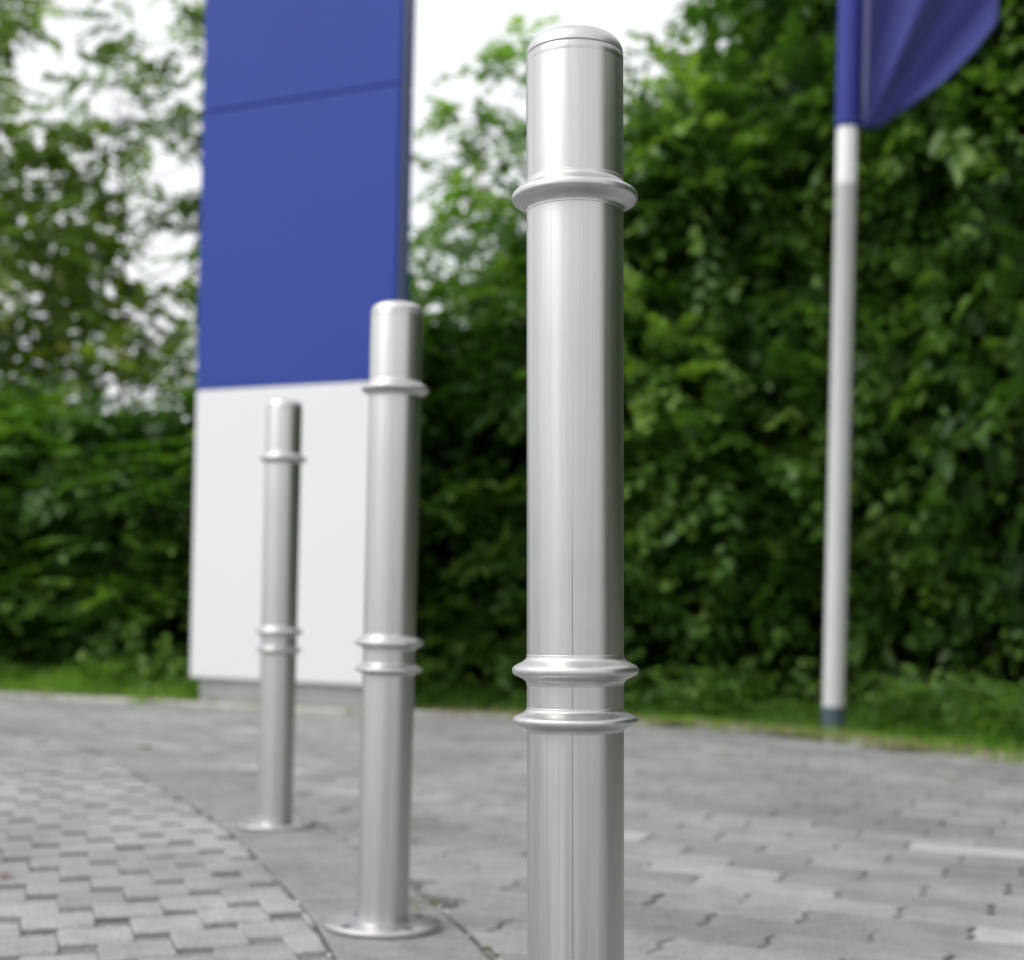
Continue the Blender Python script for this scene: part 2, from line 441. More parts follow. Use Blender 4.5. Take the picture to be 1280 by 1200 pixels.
# planted verge behind the kerb
V = []; Q = []; nK = 90
for k in range(nK + 1):
    p, t, nn = kat(kacc[-1] * k / nK)
    for dd, zz in ((.05, 0.0), (.3, .004), (.9, .02), (2.5, .03), (6, .02)):
        q = p + nn * dd; V.append((q.x, q.y, zz + random.uniform(-.004, .004)))
    if k:
        for c_ in range(4):
            a = (k - 1) * 5 + c_; Q.append((a, k * 5 + c_, k * 5 + c_ + 1, a + 1))
tag(block_mesh('verge', V, Q, M_SOIL), kind='structure')

# ------------------------------------------------------------------ leaves
def norm(a): return a / np.maximum(np.linalg.norm(a, axis=-1, keepdims=True), 1e-9)
def leaf_arrays(P, D, Nn, L, Wd, tone):
    """P base points, D direction, Nn normal; returns verts (n*6), quads"""
    n = len(P); D = norm(D); B = norm(np.cross(D, Nn)); U = norm(np.cross(B, D))
    L = L[:, None]; Wd = Wd[:, None]
    v = np.empty((n, 6, 3), np.float32)
    v[:, 0] = P
    v[:, 1] = P + D * L * .30 + B * Wd * .46 + U * Wd * .14
    v[:, 2] = P + D * L * .68 + B * Wd * .40 + U * Wd * .10 - U * L * .03
    v[:, 3] = P + D * L - U * L * .10
    v[:, 4] = P + D * L * .68 - B * Wd * .40 + U * Wd * .10 - U * L * .03
    v[:, 5] = P + D * L * .30 - B * Wd * .46 + U * Wd * .14
    b = (np.arange(n) * 6)[:, None]
    q = np.concatenate([b + np.array([0, 1, 2, 3]), b + np.array([0, 3, 4, 5])], 0)
    return v.reshape(-1, 3), q, np.repeat(tone, 6)
def sprays(C, A, droop, Ls, K, leaf, tone, rng):
    """C spray origins, A outward axis; K leaves each"""
    n = len(C); A = norm(A)
    up = np.array([0, 0, 1.0]); Bx = norm(np.cross(A, up) + 1e-4); M = norm(np.cross(Bx, A))
    roll = rng.normal(0, .35, n)[:, None]; Bx, M = Bx * np.cos(roll) + M * np.sin(roll), M * np.cos(roll) - Bx * np.sin(roll)
    t = (np.arange(K) + .4) / K
    pos = C[:, None] + A[:, None] * (Ls[:, None] * t)[..., None] - up * (droop[:, None] * (t ** 2) * Ls[:, None])[..., None]
    side = np.where(np.arange(K) % 2 == 0, 1.0, -1.0)[None, :, None]
    D = A[:, None] * (.45 + .5 * t[None, :, None]) + Bx[:, None] * side * (1.05 - .5 * t[None, :, None]) + rng.normal(0, .22, (n, K, 3)) - up * (droop[:, None] * t * .9)[..., None]
    Nn = M[:, None] + rng.normal(0, .28, (n, K, 3))
    L = leaf * rng.uniform(.7, 1.2, (n, K)) * (1.05 - .35 * t)[None]
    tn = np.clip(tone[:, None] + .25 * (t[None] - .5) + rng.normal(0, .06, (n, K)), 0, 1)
    return leaf_arrays(pos.reshape(-1, 3), D.reshape(-1, 3), Nn.reshape(-1, 3), L.ravel(), (L * .62).ravel(), tn.ravel())
def crown_mesh(name, rx, ry, z0, z1, lumps, per, leaf, rng, core=2500, coreleaf=.13, lr=(.3, .5), K=13, sprl=(.28, .5), shell=(.55, 1.0), squarish=2.6, topfade=0.0, cents=None):
    H = z1 - z0; Cs = []; As = []; Ts = []
    given = cents is not None
    if not given: cents = []
    for k in range(0 if given else lumps):
        a = rng.uniform(0, 2 * math.pi); h = rng.uniform(0.02, .98)
        rr = (1 - abs(2 * h - 1) ** squarish) ** (1 / squarish) if h > .5 else (1 - (1 - 2 * h) ** 4 * .35)
        s_ = rng.uniform(*shell); cents.append((rx * rr * s_ * math.cos(a), ry * rr * s_ * math.sin(a), z0 + H * h, rng.uniform(*lr)))
    for (x, y, z, r) in cents:
        m = max(6, int(per * (r / np.mean(lr)) ** 2)); d = norm(rng.normal(0, 1, (m, 3))); d[:, 2] = d[:, 2] * .8 + .15
        out = np.array([x / rx, y / ry, .2]); d = norm(d + .45 * out / (np.linalg.norm(out) + .3))
        rad = r * rng.uniform(.35, 1.0, m)[:, None]
        Cs.append(np.array([x, y, z]) + d * rad * np.array([1, 1, .75])); As.append(d * np.array([1, 1, .45]) + rng.normal(0, .25, (m, 3)))
        Ts.append(np.clip(rng.normal(.42, .16) + rng.normal(0, .13, m), 0.02, .99))
    C = np.concatenate(Cs); A = np.concatenate(As); T = np.concatenate(Ts)
    C[:, 2] = np.maximum(C[:, 2], .12)
    Ls = rng.uniform(*sprl, len(C)); dr = rng.uniform(.1, .55, len(C))
    v, q, tn = sprays(C, A, dr, Ls, K, leaf, T, rng)
    if core:
        a = rng.uniform(0, 2 * math.pi, core); h = rng.uniform(0.0, .9, core); rad = np.sqrt(rng.uniform(0, 1, core)) * .72 * (1 - np.clip(h * 2 - 1, 0, 1) ** 2.2) 
        P = np.stack([rx * rad * np.cos(a), ry * rad * np.sin(a), z0 + H * h], 1)
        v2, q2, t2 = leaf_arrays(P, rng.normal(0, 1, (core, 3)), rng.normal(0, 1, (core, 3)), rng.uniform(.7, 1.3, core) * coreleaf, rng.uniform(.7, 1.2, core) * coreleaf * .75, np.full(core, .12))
        q2 = q2 + len(v); v = np.concatenate([v, v2]); q = np.concatenate([q, q2]); tn = np.concatenate([tn, t2])
    v[:, 2] = np.maximum(v[:, 2], .01)
    me = np_mesh(name, v, quads=q)
    at_ = me.attributes.new('tone', 'FLOAT', 'POINT'); at_.data.foreach_set('value', tn.astype(np.float32))
    return me, cents
def limbs_mesh(name, cents, rng, stems=1, base_r=.05, h0=.0, fork=.35):
    V = []; Q = []
    zmin = min(c[2] for c in cents); zmax = max(c[2] for c in cents)
    def add(pts, rads):
        v, q = tube_pts(pts, rads, 7); o_ = len(V); V.extend(v); Q.extend([tuple(i + o_ for i in f) for f in q])
    roots = []
    for s_ in range(stems):
        a = rng.uniform(0, 6.28); r0 = .0 if stems == 1 else rng.uniform(.08, .3); bx, by = r0 * math.cos(a), r0 * math.sin(a)
        top = (bx * 1.8 + rng.normal(0, .08), by * 1.8 + rng.normal(0, .08), zmax * .78)
        pts = [(bx, by, -.03)] + [tuple(np.array((bx, by, 0)) * (1 - t) + np.array(top) * t + np.array([rng.normal(0, .04), rng.normal(0, .04), 0])) for t in (.2, .4, .6, .8, 1)]
        rads = [base_r * (1 - .8 * i / 5) for i in range(6)]; rads[0] *= 1.35
        add(pts, rads); roots.append((pts, rads))
    for (x, y, z, r) in cents:
        pts, rads = roots[int(rng.integers(len(roots)))]
        zt = max(h0, z - .55 * math.hypot(x, y) - .1)
        zs = [p[2] for p in pts]; zt = min(max(zt, .1), zs[-1])
        p0 = np.array([np.interp(zt, zs, [p[i] for p in pts]) for i in range(3)]); r0 = float(np.interp(zt, zs, rads)) * .55
        p2 = np.array([x, y, z]); m1 = p0 * .6 + p2 * .4 + np.array([0, 0, -.06]); m2 = p0 * .25 + p2 * .75 + rng.normal(0, .03, 3)
        add([tuple(p0), tuple(m1), tuple(m2), tuple(p2)], [r0, r0 * .75, r0 * .5, r0 * .25])
    me = np_mesh(name, V, quads=Q); me.polygons.foreach_set('use_smooth', [True] * len(me.polygons)); return me
SH = []
for k in range(5):
    rng = np.random.default_rng(100 + k)
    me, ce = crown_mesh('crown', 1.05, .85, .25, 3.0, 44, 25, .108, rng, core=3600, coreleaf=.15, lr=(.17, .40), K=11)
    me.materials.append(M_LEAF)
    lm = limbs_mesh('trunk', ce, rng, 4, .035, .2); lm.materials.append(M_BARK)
    SH.append((me, lm))
def plant(name, label, cat, k, loc, rz, sc, group):
    t = thing(name, label, cat, (*loc, 0), group); t.rotation_euler = (0, 0, rz)
    t.scale = sc
    o = bpy.data.objects.new('crown', SH[k][0]); COL.objects.link(o); o.parent = t
    o = bpy.data.objects.new('trunk', SH[k][1]); COL.objects.link(o); o.parent = t
    return t
G1 = 'leafy bushes of the hedge behind the paving'
def px2(x, d): p = ray(x, 774, d); return (p.x, p.y)
hedge = [
 (-170, 10.2, .74, 'dark green bush at the far left edge of the hedge', 0, .3),
 (20, 9.95, .60, 'dark green hedge bush left of the pylon, at the left edge of the photo', 1, 1.9),
 (175, 9.6, .62, 'dark green hedge bush just left of the blue and white pylon', 2, 4.0),
 (390, 9.75, .62, 'low hedge bush hidden behind the blue and white pylon', 3, 2.2),
 (575, 9.1, .80, 'leafy bush between the blue pylon and the nearest bollard', 0, 3.4),
 (720, 8.85, .90, 'leafy hedge bush directly behind the nearest bollard', 1, 5.2),
 (870, 8.6, 1.10, 'bright leafy hedge bush just right of the nearest bollard', 2, .9),
 (1010, 8.6, 1.42, 'tall dense bush behind the white flagpole', 3, 3.0),
 (1160, 8.6, 1.6, 'tall dark bush right of the flagpole under the blue flag', 0, 4.6),
 (1320, 7.9, 1.65, 'tall dark bush at the right edge of the hedge', 1, .4),
]
for i, (x, d, zs, lb, k, rz) in enumerate(hedge):
    plant('hedge_bush', lb, 'bush', k, px2(x, d), rz, (1, 1, zs), G1)
for i, (X, Y, zs, k, rz, lb) in enumerate([(3.75, 5.3, 1.6, 2, 1.2, 'tall bush where the hedge turns towards the camera'), (4.35, 3.7, 1.5, 3, 2.4, 'bush beside the paving past the right edge of the photo'), (4.7, 2.0, 1.5, 0, .2, 'bush level with the bollards past the right edge of the photo'), (4.8, .3, 1.5, 1, 5.0, 'bush beside the camera on the right')]):
    plant('hedge_bush', lb, 'bush', k, (X, Y), rz, (1, 1, zs), G1)

# loose trees with sky between their leaves
def tree(label, x, d, rx, ry, z0, z1, lumps, per, seed, tr=.07, leaf=.075, lr=(.22, .42), m=M_LEAF2, squarish=2.2):
    rng = np.random.default_rng(seed); p = px2(x, d)
    t = thing('tree', label, 'tree', (*p, 0), 'loose trees behind the hedge')
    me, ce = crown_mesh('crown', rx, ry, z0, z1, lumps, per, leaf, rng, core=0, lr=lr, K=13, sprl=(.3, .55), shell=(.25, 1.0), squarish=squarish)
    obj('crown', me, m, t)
    obj('trunk', limbs_mesh('trunk', ce, rng, 1, tr, z0 * .8), M_BARK, t)
    return t
def tree_px(label, d, bx, lumps, seed, per=20, leaf=.10, m=M_LEAF2, tr=.035):
    """tree whose leaf clusters stand where the photo shows them, each at its own depth about the trunk"""
    rng = np.random.default_rng(seed); p0 = Vector((*px2(bx, d), 0))
    t = thing('tree', label, 'tree', p0, 'loose trees behind the hedge'); ce = []
    for (x, y, r) in lumps:
        dd = d + rng.uniform(-.7, .9); q = ray(x, y, dd) - p0; ce.append((q.x, q.y, q.z, r / F * dd))
    me, ce = crown_mesh('crown', 1.2, 1.2, .5, 4, 0, per, leaf, rng, core=0, lr=(.3, .36), K=12, sprl=(.22, .42), cents=ce)
    obj('crown', me, m, t); obj('trunk', limbs_mesh('trunk', ce, rng, 1, tr, 1.2), M_BARK, t)
    return t
def scat(n, x0, x1, y0, y1, r0, r1, seed):
    q = random.Random(seed); return [(q.uniform(x0, x1), q.uniform(y0, y1), q.uniform(r0, r1)) for _ in range(n)]
tree_px('loose reddish green tree at the top left edge of the photo', 11.0, -30,
    [(-20, 30, 62), (12, 12, 40), (-60, 120, 80), (-90, 230, 90), (5, 245, 52), (45, 225, 46), (15, 300, 58), (70, 275, 50), (-40, 340, 70), (30, 370, 60), (95, 310, 45), (110, 360, 48), (60, 415, 60), (-120, 60, 80), (-100, -40, 80), (-30, -60, 60), (60, -70, 50), (-10, 180, 30), (60, 330, 40), (10, 430, 50), (60, 470, 50), (110, 460, 46), (0, 480, 50), (-60, 430, 60)], 201, 36)
tree_px('thin airy tree with sky gaps left of the blue pylon', 11.3, 150,
    [(95, 205, 38), (130, 185, 36), (165, 170, 38), (205, 150, 34), (235, 120, 34), (240, 165, 30), (165, 30, 26), (140, 62, 20), (120, 95, 22), (100, 120, 16), (225, 72, 22), (240, 40, 20), (130, 250, 32), (215, 268, 24), (235, 285, 26), (120, 290, 30), (225, 385, 42), (160, 400, 44), (110, 405, 46), (200, 420, 50), (245, 330, 20), (280, 60, 60), (320, 160, 70), (300, 280, 70), (380, 220, 60), (60, 165, 18), (150, -30, 40), (240, -20, 40), (150, 450, 44), (200, 470, 48), (240, 450, 40), ], 202, 28)
tree_px('airy light green tree between the blue pylon and nearest bollard', 10.9, 600,
    [(642, 52, 15), (650, 78, 10), (618, 92, 11), (652, 112, 11), (572, 143, 11), (590, 156, 13), (612, 168, 14), (640, 178, 20), (665, 190, 26), (545, 205, 20), (560, 260, 30), (530, 330, 30), (600, 225, 30), (640, 240, 34), (590, 290, 36), (550, 300, 22), (630, 320, 46), (570, 360, 44), (680, 260, 50), (700, 330, 60), (520, 400, 50), (640, 400, 60), (720, 200, 36), (500, 300, 40), (765, 260, 46), (610, 200, 20)], 203, 30, m=M_LEAF3)
tree_px('high green tree top above the hedge left of the flagpole', 10.0, 960,
    [(812, 160, 26), (845, 120, 26), (800, 200, 34), (872, 85, 24), (838, 66, 9), (905, 66, 26), (935, 30, 30), (860, 150, 46), (900, 120, 46), (955, 85, 46), (960, 0, 40), (1000, 30, 60), (1010, 100, 60), (925, 160, 60), (850, 220, 60), (1060, 60, 80), (1060, -60, 80), (980, -60, 50), (905, -8, 14), (890, -40, 24), (1130, 20, 90), (1150, 120, 80), (800, 270, 50), (940, 240, 70), (1010, 190, 70)] + scat(14, 1130, 1400, -80, 250, 60, 90, 5), 204, 26, m=M_LEAF3)

# dense undergrowth far behind, reads as one mass
rng = np.random.default_rng(300); Vs = []; Qs = []; Ts = []; off = 0
for (x, d, r, z1) in [(-250, 12, 1.6, 2.2), (-60, 12, 1.5, 2.0), (120, 12, 1.5, 1.9), (300, 12, 1.5, 2.0), (480, 11.6, 1.4, 1.9), (640, 11, 1.2, 2.0), (790, 10.7, 1.2, 2.8), (930, 10.4, 1.3, 3.6), (1080, 10.2, 1.3, 4.9), (1230, 9.8, 1.3, 5.2), (1400, 9.4, 1.3, 5.2), (1600, 8.6, 1.3, 5.0)]:
    p = px2(x, d); n_ = int(2600 * z1)
    a = rng.uniform(0, 6.283, n_); rr = np.sqrt(rng.uniform(0, 1, n_)) * r; h = rng.uniform(0, 1, n_)
    P = np.stack([p[0] + rr * np.cos(a), p[1] + .6 * rr * np.sin(a), h * z1 * (1 - .25 * (rr / r) ** 2)], 1)
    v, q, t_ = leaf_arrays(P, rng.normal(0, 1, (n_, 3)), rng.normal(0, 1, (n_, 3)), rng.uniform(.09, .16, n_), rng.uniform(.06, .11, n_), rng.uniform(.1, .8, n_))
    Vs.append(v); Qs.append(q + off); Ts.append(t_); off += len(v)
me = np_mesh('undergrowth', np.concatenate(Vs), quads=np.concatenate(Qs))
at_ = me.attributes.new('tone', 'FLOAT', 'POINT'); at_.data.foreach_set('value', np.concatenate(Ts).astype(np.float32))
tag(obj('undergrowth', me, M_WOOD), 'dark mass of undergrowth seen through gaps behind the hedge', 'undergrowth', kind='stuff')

# grass on the verge
def blades(name, P, hgt, wid, tone, rng, m, lab, cat, lean=.35):
    n = len(P); a = rng.uniform(0, 6.283, n); w = np.stack([np.cos(a), np.sin(a), np.zeros(n)], 1) * wid[:, None]
    ln = rng.normal(0, lean, (n, 3)) * hgt[:, None]; ln[:, 2] = 0
    v = np.empty((n, 5, 3), np.float32); up = np.zeros((n, 3)); up[:, 2] = hgt
    v[:, 0] = P - w; v[:, 1] = P + w; v[:, 2] = P + w * .7 + up * .55 + ln * .35; v[:, 3] = P - w * .7 + up * .55 + ln * .35; v[:, 4] = P + up * .95 + ln
    b = (np.arange(n) * 5)[:, None]
    me = np_mesh(name, v, quads=b + np.array([0, 1, 2, 3]), tris=b + np.array([3, 2, 4]))
    at_ = me.attributes.new('tone', 'FLOAT', 'POINT'); at_.data.foreach_set('value', np.repeat(tone, 5).astype(np.float32))
    return tag(obj(name, me, m), lab, cat, kind='stuff')
rng = np.random.default_rng(400)
GX, GY = at(1041, 918)
PA = ray(238, 774, 7.75); PB = ray(485, 774, 7.25)
def verge_pts(n, d0, d1, s0=1.5, s1=13.5, clump=True):
    s_ = rng.uniform(s0, s1, n); d = d0 + (d1 - d0) * rng.uniform(0, 1, n) ** 1.0
    if clump:
        s_ += .12 * np.sin(s_ * 9) + rng.normal(0, .03, n)
    i = np.clip(s_, 0, kacc[-1] - .1); x = np.interp(i, kacc, kx); y = np.interp(i, kacc, ky)
    x2 = np.interp(i + .05, kacc, kx); y2 = np.interp(i + .05, kacc, ky); t = norm(np.stack([x2 - x, y2 - y], 1))
    return np.stack([x - t[:, 1] * d, y + t[:, 0] * d, np.full(n, -.004) + np.clip(d, 0, .9) * .02], 1), i
P, si = verge_pts(60000, .13, 1.3)
def clear(P):
    tx, ty = PB.x - PA.x, PB.y - PA.y; L_ = math.hypot(tx, ty); tx /= L_; ty /= L_
    u = (P[:, 0] - PA.x) * tx + (P[:, 1] - PA.y) * ty; v = -(P[:, 0] - PA.x) * ty + (P[:, 1] - PA.y) * tx
    a = (u > .02) & (u < L_ + .05) & (v < .2); b = (np.abs(P[:, 0] - GX) < .10) & (P[:, 1] < GY + .25)
    return ~(a | b)
k_ = clear(P); P = P[k_]; si = si[k_]
dK = P[:, 2] / .02
hg = (.03 + .10 * rng.uniform(0, 1, len(P))) * np.clip(.45 + dK * 1.4, .4, 1.1) * np.where(si < 7.5, 1.35, np.where(si > 9.3, .75, 1)) * (.75 + .5 * np.sin(si * 3.1) ** 2)
blades('grass', P, hg, rng.uniform(.0025, .005, len(P)), np.clip(rng.normal(np.where(si < 8, .66, .30), .18), 0, 1), rng, M_GRASS, 'bright green grass growing along the foot of the hedge', 'grass')
P1, s1 = verge_pts(1500, -.16, .05)
keep = rng.uniform(0, 1, len(P1)) < (.10 + .9 * (np.sin(s1 * 5.3) > .75)); P1 = P1[keep]
P2, _ = verge_pts(2200, -.12, .2, 9.6, 12.5); P1 = np.concatenate([P1, P2])
blades('weeds', P1, rng.uniform(.015, .06, len(P1)), rng.uniform(.0025, .005, len(P1)), np.clip(rng.normal(.75, .2, len(P1)), 0, 1), rng, M_GRASS, 'small yellow green weeds growing over the kerb', 'weeds', .7)
# leafy ground plants along the foot of the hedge
P, sg = verge_pts(2600, .35, 1.2); P = P[sg > 6.6]
P = P[clear(P)]; P[:, 2] += rng.uniform(.02, .22, len(P))
v, q, t_ = sprays(P, np.stack([rng.normal(0, 1, len(P)), rng.normal(-.5, 1, len(P)), rng.uniform(.1, .8, len(P))], 1), rng.uniform(.2, .6, len(P)), rng.uniform(.12, .25, len(P)), 7, .05, np.clip(rng.normal(.5, .18, len(P)), 0, 1), rng)
v[:, 2] = np.maximum(v[:, 2], .01)
me = np_mesh('ground_cover', v, quads=q); at_ = me.attributes.new('tone', 'FLOAT', 'POINT'); at_.data.foreach_set('value', t_.astype(np.float32))
tag(obj('ground_cover', me, M_LEAF), 'low leafy ground cover at the foot of the hedge', 'ground cover', kind='stuff')
# dry litter along the kerb
P, s2 = verge_pts(2600, -.10, .16); P2, _ = verge_pts(4200, -.22, .16, 9.0, 12.5); P = np.concatenate([P, P2]); n = len(P)
P[:, 2] = np.where(P[:, 2] < .03, .016, P[:, 2]) + rng.uniform(0, .008, n)
D = rng.normal(0, 1, (n, 3)); D[:, 2] *= .1; Nn = rng.normal(0, .25, (n, 3)); Nn[:, 2] = 1
v, q, t_ = leaf_arrays(P, D, Nn, rng.uniform(.008, .03, n), rng.uniform(.005, .018, n), rng.uniform(0, 1, n)); v[:, 2] = np.maximum(v[:, 2], .003)
me = np_mesh('leaf_litter', v, quads=q); at_ = me.attributes.new('tone', 'FLOAT', 'POINT'); at_.data.foreach_set('value', t_.astype(np.float32))
tag(obj('leaf_litter', me, M_LITTER), 'dry brown leaf litter lying along the kerb', 'leaf litter', kind='stuff')

# ------------------------------------------------------------------ bollards
R = .0391
def arc(cx_, cz_, r, a0, a1, n): return [(cx_ + r * math.cos(math.radians(a0 + (a1 - a0) * i / n)), cz_ + r * math.sin(math.radians(a0 + (a1 - a0) * i / n))) for i in range(n + 1)]
def ring_prof(z, ro, up, dn, rb):
    """rolled bead that flows out of the tube in one smooth bell curve"""
    p = [(R - .002, z - dn), (R + .00015, z - dn)]
    for i in range(1, 40):
        t = i / 40 * 2 - 1
        q = abs(t); w = math.exp(-(q / .52) ** 3.0)
        p.append((R + .00015 + (ro - R) * w, z + (up if t > 0 else dn) * t))
    p += [(R + .00015, z + up), (R - .002, z + up)]
    return p
def make_bollard(label, loc, rz, tilt=0):
    t = thing('bollard', label, 'bollard', loc, 'steel bollards along the border strip'); t.rotation_euler = (0, tilt, rz)
    from_bm('tube', lathe([(R, .0055), (R, .25), (R, .5), (R, .7), (R, .9145), (R - .00012, .9150), (R - .00012, .9152), (R, .9157), (R, .9215), (R - .0008, .9221), (R - .003, .9221)], 128), M_TUBE, t, True)
    top = [(R - .003, .9213), (R - .0009, .9222), (R - .0002, .9229)] + [(R - .017 + .0168 * math.cos(a), .9235 + .0145 * math.sin(a)) for a in [math.radians(x) for x in (0, 12, 25, 38, 50, 62, 74, 84)]]
    top += [(.016, .9398), (.008, .9411), (0, .9415)]
    from_bm('cap', lathe(top, 128), M_RING, t, True)
    for (z, ro, up, dn, rb) in ((.8080, .0506, .0140, .0120, .0050), (.4275, .0508, .0130, .0118, .0048), (.3875, .0505, .0108, .0092, .0040)):
        from_bm('ring', lathe(ring_prof(z, ro, up, dn, rb), 128), M_RING, t, True)
    from_bm('base_plate', lathe([(0, .0), (.0865, .0), (.0875, .0008), (.0875, .0074), (.0868, .0082), (.0445, .0082), (.0415, .0088), (.0385, .0114), (.037, .0114)], 128), M_PLATE, t, True)
    for k in range(4):
        a = math.radians(-80 + 90 * k) - rz
        bm = lathe([(.0078, -.0006), (.0076, .0006), (.0070, .0009), (.0040, .0009), (.0034, .0003), (0, .0003)], 20)
        s_ = from_bm('screw', bm, M_SCREW, t); s_.location = (.066 * math.cos(a), .066 * math.sin(a), .0082)
    return t
ZB = .0045
b1 = make_bollard('nearest brushed steel bollard in sharp focus, its foot out of frame', (.0625, 1.194, ZB), 0, -.0245)
def copy_thing(src, label, loc, rz, tilt=0):
    r_ = src.copy(); COL.objects.link(r_); r_.location = loc; r_.rotation_euler = (0, tilt, rz); r_['label'] = label
    for ch in [c for c in src.children]:
        c = ch.copy(); COL.objects.link(c); c.parent = r_
    return r_
b2 = copy_thing(b1, 'middle steel bollard with its round base plate on the border strip', (-.1838, 2.228, ZB), math.radians(120))
b3 = copy_thing(b1, 'farthest and smallest steel bollard, in front of the white pylon panel', (-.5125, 3.262, ZB), math.radians(205))

# ------------------------------------------------------------------ pylon sign
A0 = ray(238, 774, 7.75); B0 = ray(485, 774, 7.25)
A0.z = B0.z = 0; ex = (B0 - A0); Wd = ex.length; ang = math.atan2(ex.y, ex.x)
py = thing('pylon_sign', 'blank blue and white advertising pylon behind the bollards', 'pylon sign', (A0.x, A0.y, 0)); py.rotation_euler = (0, 0, ang)
T = .135; zA, zB_, zC, zD = .125, 1.632, 3.085, 4.55
def slab(name, z0, z1, y0, y1, m, bev=.012, x0=0, x1=None):
    bm = bmesh.new(); box(bm, x0, Wd if x1 is None else x1, y0, y1, z0, z1, bev, 3); return from_bm(name, bm, m, py, False)
slab('white_panel', zA, zB_ - .001, 0, .035, M_WHITE, .012)
slab('blue_panel', zB_ + .001, zC - .004, 0, .035, M_BLUE, .005)
slab('blue_panel', zC + .004, zD, 0, .035, M_BLUE, .005)
slab('white_panel', zA, zB_ - .001, T - .035, T, M_WHITE, .012)
slab('blue_panel', zB_ + .001, zC - .004, T - .035, T, M_BLUE_EDGE, .005)
slab('blue_panel', zC + .004, zD, T - .035, T, M_BLUE_EDGE, .005)
slab('edge_channel', zA + .01, zD - .01, .0352, T - .0352, M_CHANNEL, .004, .012, Wd - .012)
slab('plinth', -.02, zA + .006, .03, T - .03, M_PLINTH, .004, .045, Wd - .03)

# ------------------------------------------------------------------ flagpole and flag
fx, fy = at(1041, 918)
fp = thing('flagpole', 'white flagpole with dark foot sleeve in front of the hedge', 'flagpole', (fx, fy, 0))
from_bm('pole', lathe([(.047, .12), (.0475, .124), (.0455, 2.40), (.0468, 2.402), (.0468, 2.418), (.0455, 2.42), (.044, 5.9), (.03, 5.93), (0, 5.935)], 48), M_POLE, fp, True)
from_bm('foot_sleeve', lathe([(.052, -.02), (.0515, .115), (.0495, .122), (.0472, .1225)], 48), M_POLEBASE, fp, True)

def flag_mat():
    m, n, b = mat('blue_flag_cloth'); v = mapped(n, (1, 1, 1)); a = noise(n, v, 3, 4); w = noise(n, v, 400, 2)
    r = ramp(n, a.outputs[0], [(.3, (.060, .064, .30)), (.7, (.074, .080, .34))]); n.links.new(r.outputs[0], b.inputs['Base Color'])
    b.inputs['Roughness'].default_value = .6; b.inputs['Sheen Weight'].default_value = .25; b.inputs['Specular IOR Level'].default_value = .25
    bp = N(n, 'ShaderNodeBump'); bp.inputs['Strength'].default_value = .15; bp.inputs['Distance'].default_value = .0005; n.links.new(w.outputs[0], bp.inputs['Height']); n.links.new(bp.outputs[0], b.inputs['Normal'])
    tr = N(n, 'ShaderNodeBsdfTranslucent'); n.links.new(r.outputs[0], tr.inputs[0]); mx = N(n, 'ShaderNodeMixShader'); mx.inputs[0].default_value = .3
    n.links.new(b.outputs[0], mx.inputs[1]); n.links.new(tr.outputs[0], mx.inputs[2]); n.links.new(mx.outputs[0], n.nodes['Material Output'].inputs[0]); return m
M_FLAG = flag_mat()
M_HEM = plain('blue_hem', (.035, .045, .27), .6, .05, .3)
M_CORD = plain('halyard_sleeve', (.08, .08, .20), .4, .05, .5)
z_f = ray(1058, 160, fy).z
fl = thing('flag', 'blue cloth flag hanging in folds from the white flagpole', 'flag', (fx, fy, z_f))
from_bm('pole_sleeve', lathe([(.0470, 0), (.0500, .001), (.0505, .02), (.0495, .5), (.0505, 1.0), (.0495, 1.8), (.0495, 2.6), (.047, 2.605)], 40), M_HEM, fl, True)
# bottom edge polyline relative to the flag origin, from pixels
E_ = [ray(*p, fy) - Vector((fx, fy, z_f)) for p in ((1069, 162), (1097, 161), (1130, 137), (1180, 103), (1215, 68), (1242, 33))]
el = [0.0]
for a, b_ in zip(E_[:-1], E_[1:]): el.append(el[-1] + (b_ - a).length)
el = np.array(el) / el[-1]; Ex = [p.x for p in E_]; Ez = [p.z for p in E_]
V = []; Q = []; nu, nv = 90, 70
for j in range(nv + 1):
    v_ = j / nv
    for i in range(nu + 1):
        u_ = i / nu
        bx_ = float(np.interp(u_, el, Ex)); bz_ = float(np.interp(u_, el, Ez))
        tx = .045 + u_ * (.76 + .10 * v_); x = bx_ * (1 - v_ ** .7) + tx * v_ ** .7 + .0
        topz = 2.6 - .45 * u_; z = bz_ + (topz - bz_) * v_
        th = math.atan2(z + .25, x + .02)
        amp = .042 * min(1, u_ * 3.2) * (1 - .35 * v_)
        y = -amp * (math.sin(th * 17 + .5) + .5 * math.sin(th * 31 + 2.0 + v_ * 2)) + .05 * u_ * math.sin(2.2 * u_ + v_ * 2.5)
        V.append((x, y - .012, z))
for j in range(nv):
    for i in range(nu):
        a = j * (nu + 1) + i; Q.append((a, a + 1, a + nu + 2, a + nu + 1))
me = bpy.data.meshes.new('cloth'); me.from_pydata(V, [], Q); me.update(); me.polygons.foreach_set('use_smooth', [True] * len(me.polygons))
c_ = obj('cloth', me, M_FLAG, fl); sm = c_.modifiers.new('thickness', 'SOLIDIFY'); sm.thickness = .0012
vv, qq = tube_pts([(.064, -.05, .02), (.066, -.05, .16), (.067, -.052, 1.0), (.066, -.05, 2.5)], [.006, .015, .016, .016], 14)
me = bpy.data.meshes.new('halyard_sleeve'); me.from_pydata(vv, [], qq); me.update(); me.polygons.foreach_set('use_smooth', [True] * len(me.polygons)); obj('halyard_sleeve', me, M_CORD, fl)

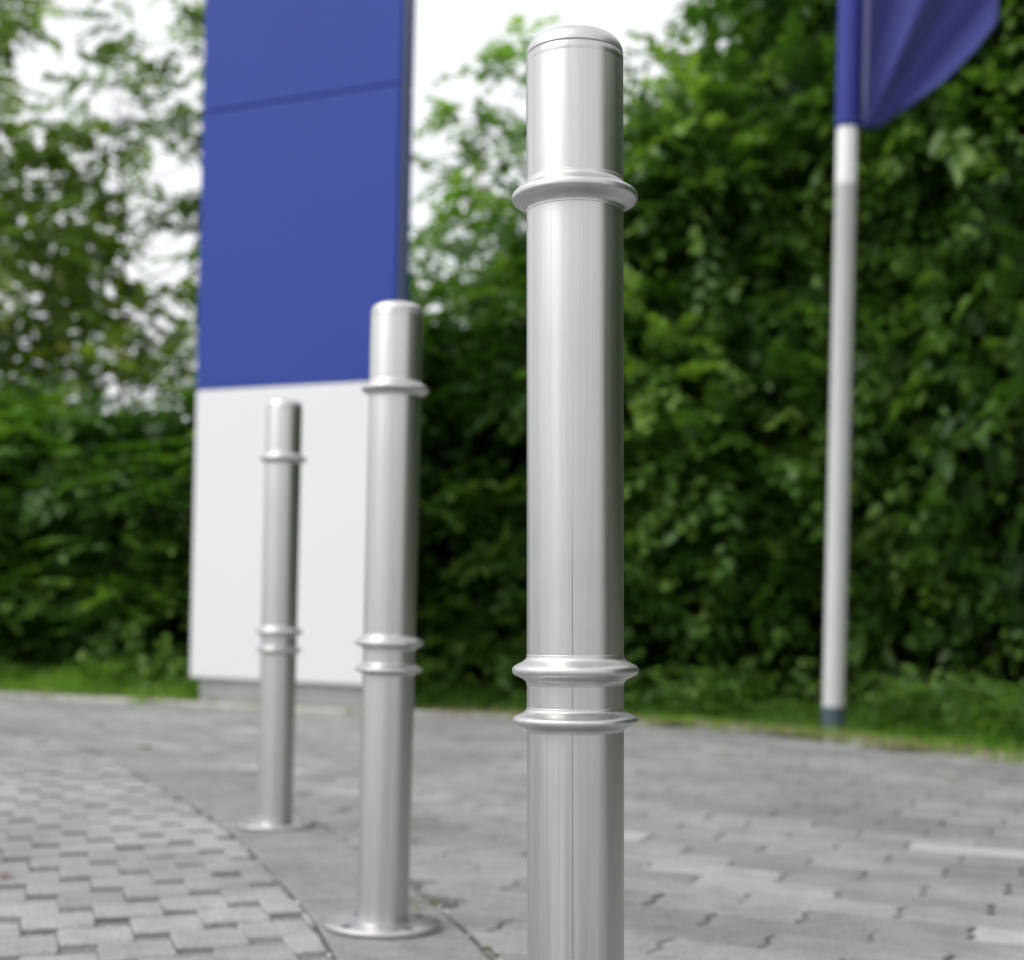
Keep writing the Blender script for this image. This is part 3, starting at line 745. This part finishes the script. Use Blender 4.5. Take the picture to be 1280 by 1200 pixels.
# ------------------------------------------------------------------ small things on the paving
rng = np.random.default_rng(55)
bm = bmesh.new()
def stone(x, y, z, r):
    g_ = bmesh.ops.create_icosphere(bm, subdivisions=1, radius=r)
    s3 = Vector((random.uniform(.7, 1.4), random.uniform(.7, 1.3), random.uniform(.4, .8)))
    for v in g_['verts']: v.co = Vector((v.co.x * s3.x, v.co.y * s3.y, v.co.z * s3.z)) * random.uniform(.85, 1.15) + Vector((x, y, z + r * .3))
for k in range(420):
    Y = random.uniform(1.9, 7); sgn = random.choice((-1, 1)); X = strip_x(Y) + sgn * (HW / math.cos(math.radians(22)) + random.gauss(.006, .006))
    stone(X, Y, .001, random.uniform(.0012, .0042))
for k in range(900): stone(random.uniform(-2.2, .3), random.uniform(1.9, 4.6), -.006, random.uniform(.0015, .0036))
for k in range(450): stone(random.uniform(-2.2, 2.2), random.uniform(1.9, 6.2), -.001, random.uniform(.0008, .0032))
M_PEB = paver_mat('grit_stone', (.3, .3, .29), (.62, .62, .6), .2)
tag(from_bm('grit', bm, M_PEB), 'scattered pale grit lying in the paving joints', 'grit', kind='stuff')
bm = bmesh.new()
mx_, my_ = at(522, 1132)
for k in range(70):
    x = random.gauss(mx_, .016); y = random.gauss(my_, .022)
    if k > 60: x, y = strip_x(2.1) + .118 + random.gauss(0, .006), 2.1 + random.gauss(0, .03)
    g_ = bmesh.ops.create_icosphere(bm, subdivisions=1, radius=random.uniform(.002, .0045))
    for v in g_['verts']: v.co = Vector((v.co.x * 1.3, v.co.y * 1.3, v.co.z * .6)) + Vector((x, y, .002))
tag(from_bm('moss', bm, M_MOSS), 'olive moss in the joint behind the middle bollard foot', 'moss', kind='stuff')

def fallen(label, px_, py_, size, col, rz):
    x, y = at(px_, py_); m = plain('dry_leaf', col, .8, .2, .2, 60)
    bm = bmesh.new(); n = 14; c0 = [bm.verts.new((0, (k / n - .5) * size, .003 + .004 * math.sin(k / n * 3.1))) for k in range(n + 1)]
    for sd_ in (-1, 1):
        prev = None; row = []
        for k in range(n + 1):
            w_ = size * .3 * math.sin(math.pi * min(1, (k / n) * 1.02)) ** .7 * (1 + .12 * (k % 2)); row.append(bm.verts.new((sd_ * w_, (k / n - .5) * size, .003 + .25 * w_ + .003 * math.sin(k * .9))))
        for k in range(n):
            try: bm.faces.new((c0[k], c0[k + 1], row[k + 1], row[k]))
            except ValueError: pass
    bmesh.ops.remove_doubles(bm, verts=bm.verts, dist=1e-5)
    o = from_bm('fallen_leaf', bm, m, None, True); o.location = (x, y, .001); o.rotation_euler = (0, 0, rz)
    tag(o, label, 'leaf', 'fallen leaves on the paving')
fallen('small orange fallen leaf on the paving in front of the flagpole', 10.2, .74, .07, (.42, .2, .09), 1.3)
fallen('pale buff fallen leaf on the paving at the right', 1186, 972, .05, (.55, .47, .36), .4)
fallen('yellow green fallen leaf on the paving left of the flagpole foot', 908, 942, .05, (.32, .34, .08), 2.0)
fallen('brown fallen leaf on the small blocks at the left edge of the photo', 6, 1098, .035, (.27, .16, .11), 1.4)
fallen('olive fallen leaf on the border strip behind the farthest bollard', 182, 936, .07, (.2, .2, .1), 1.0)
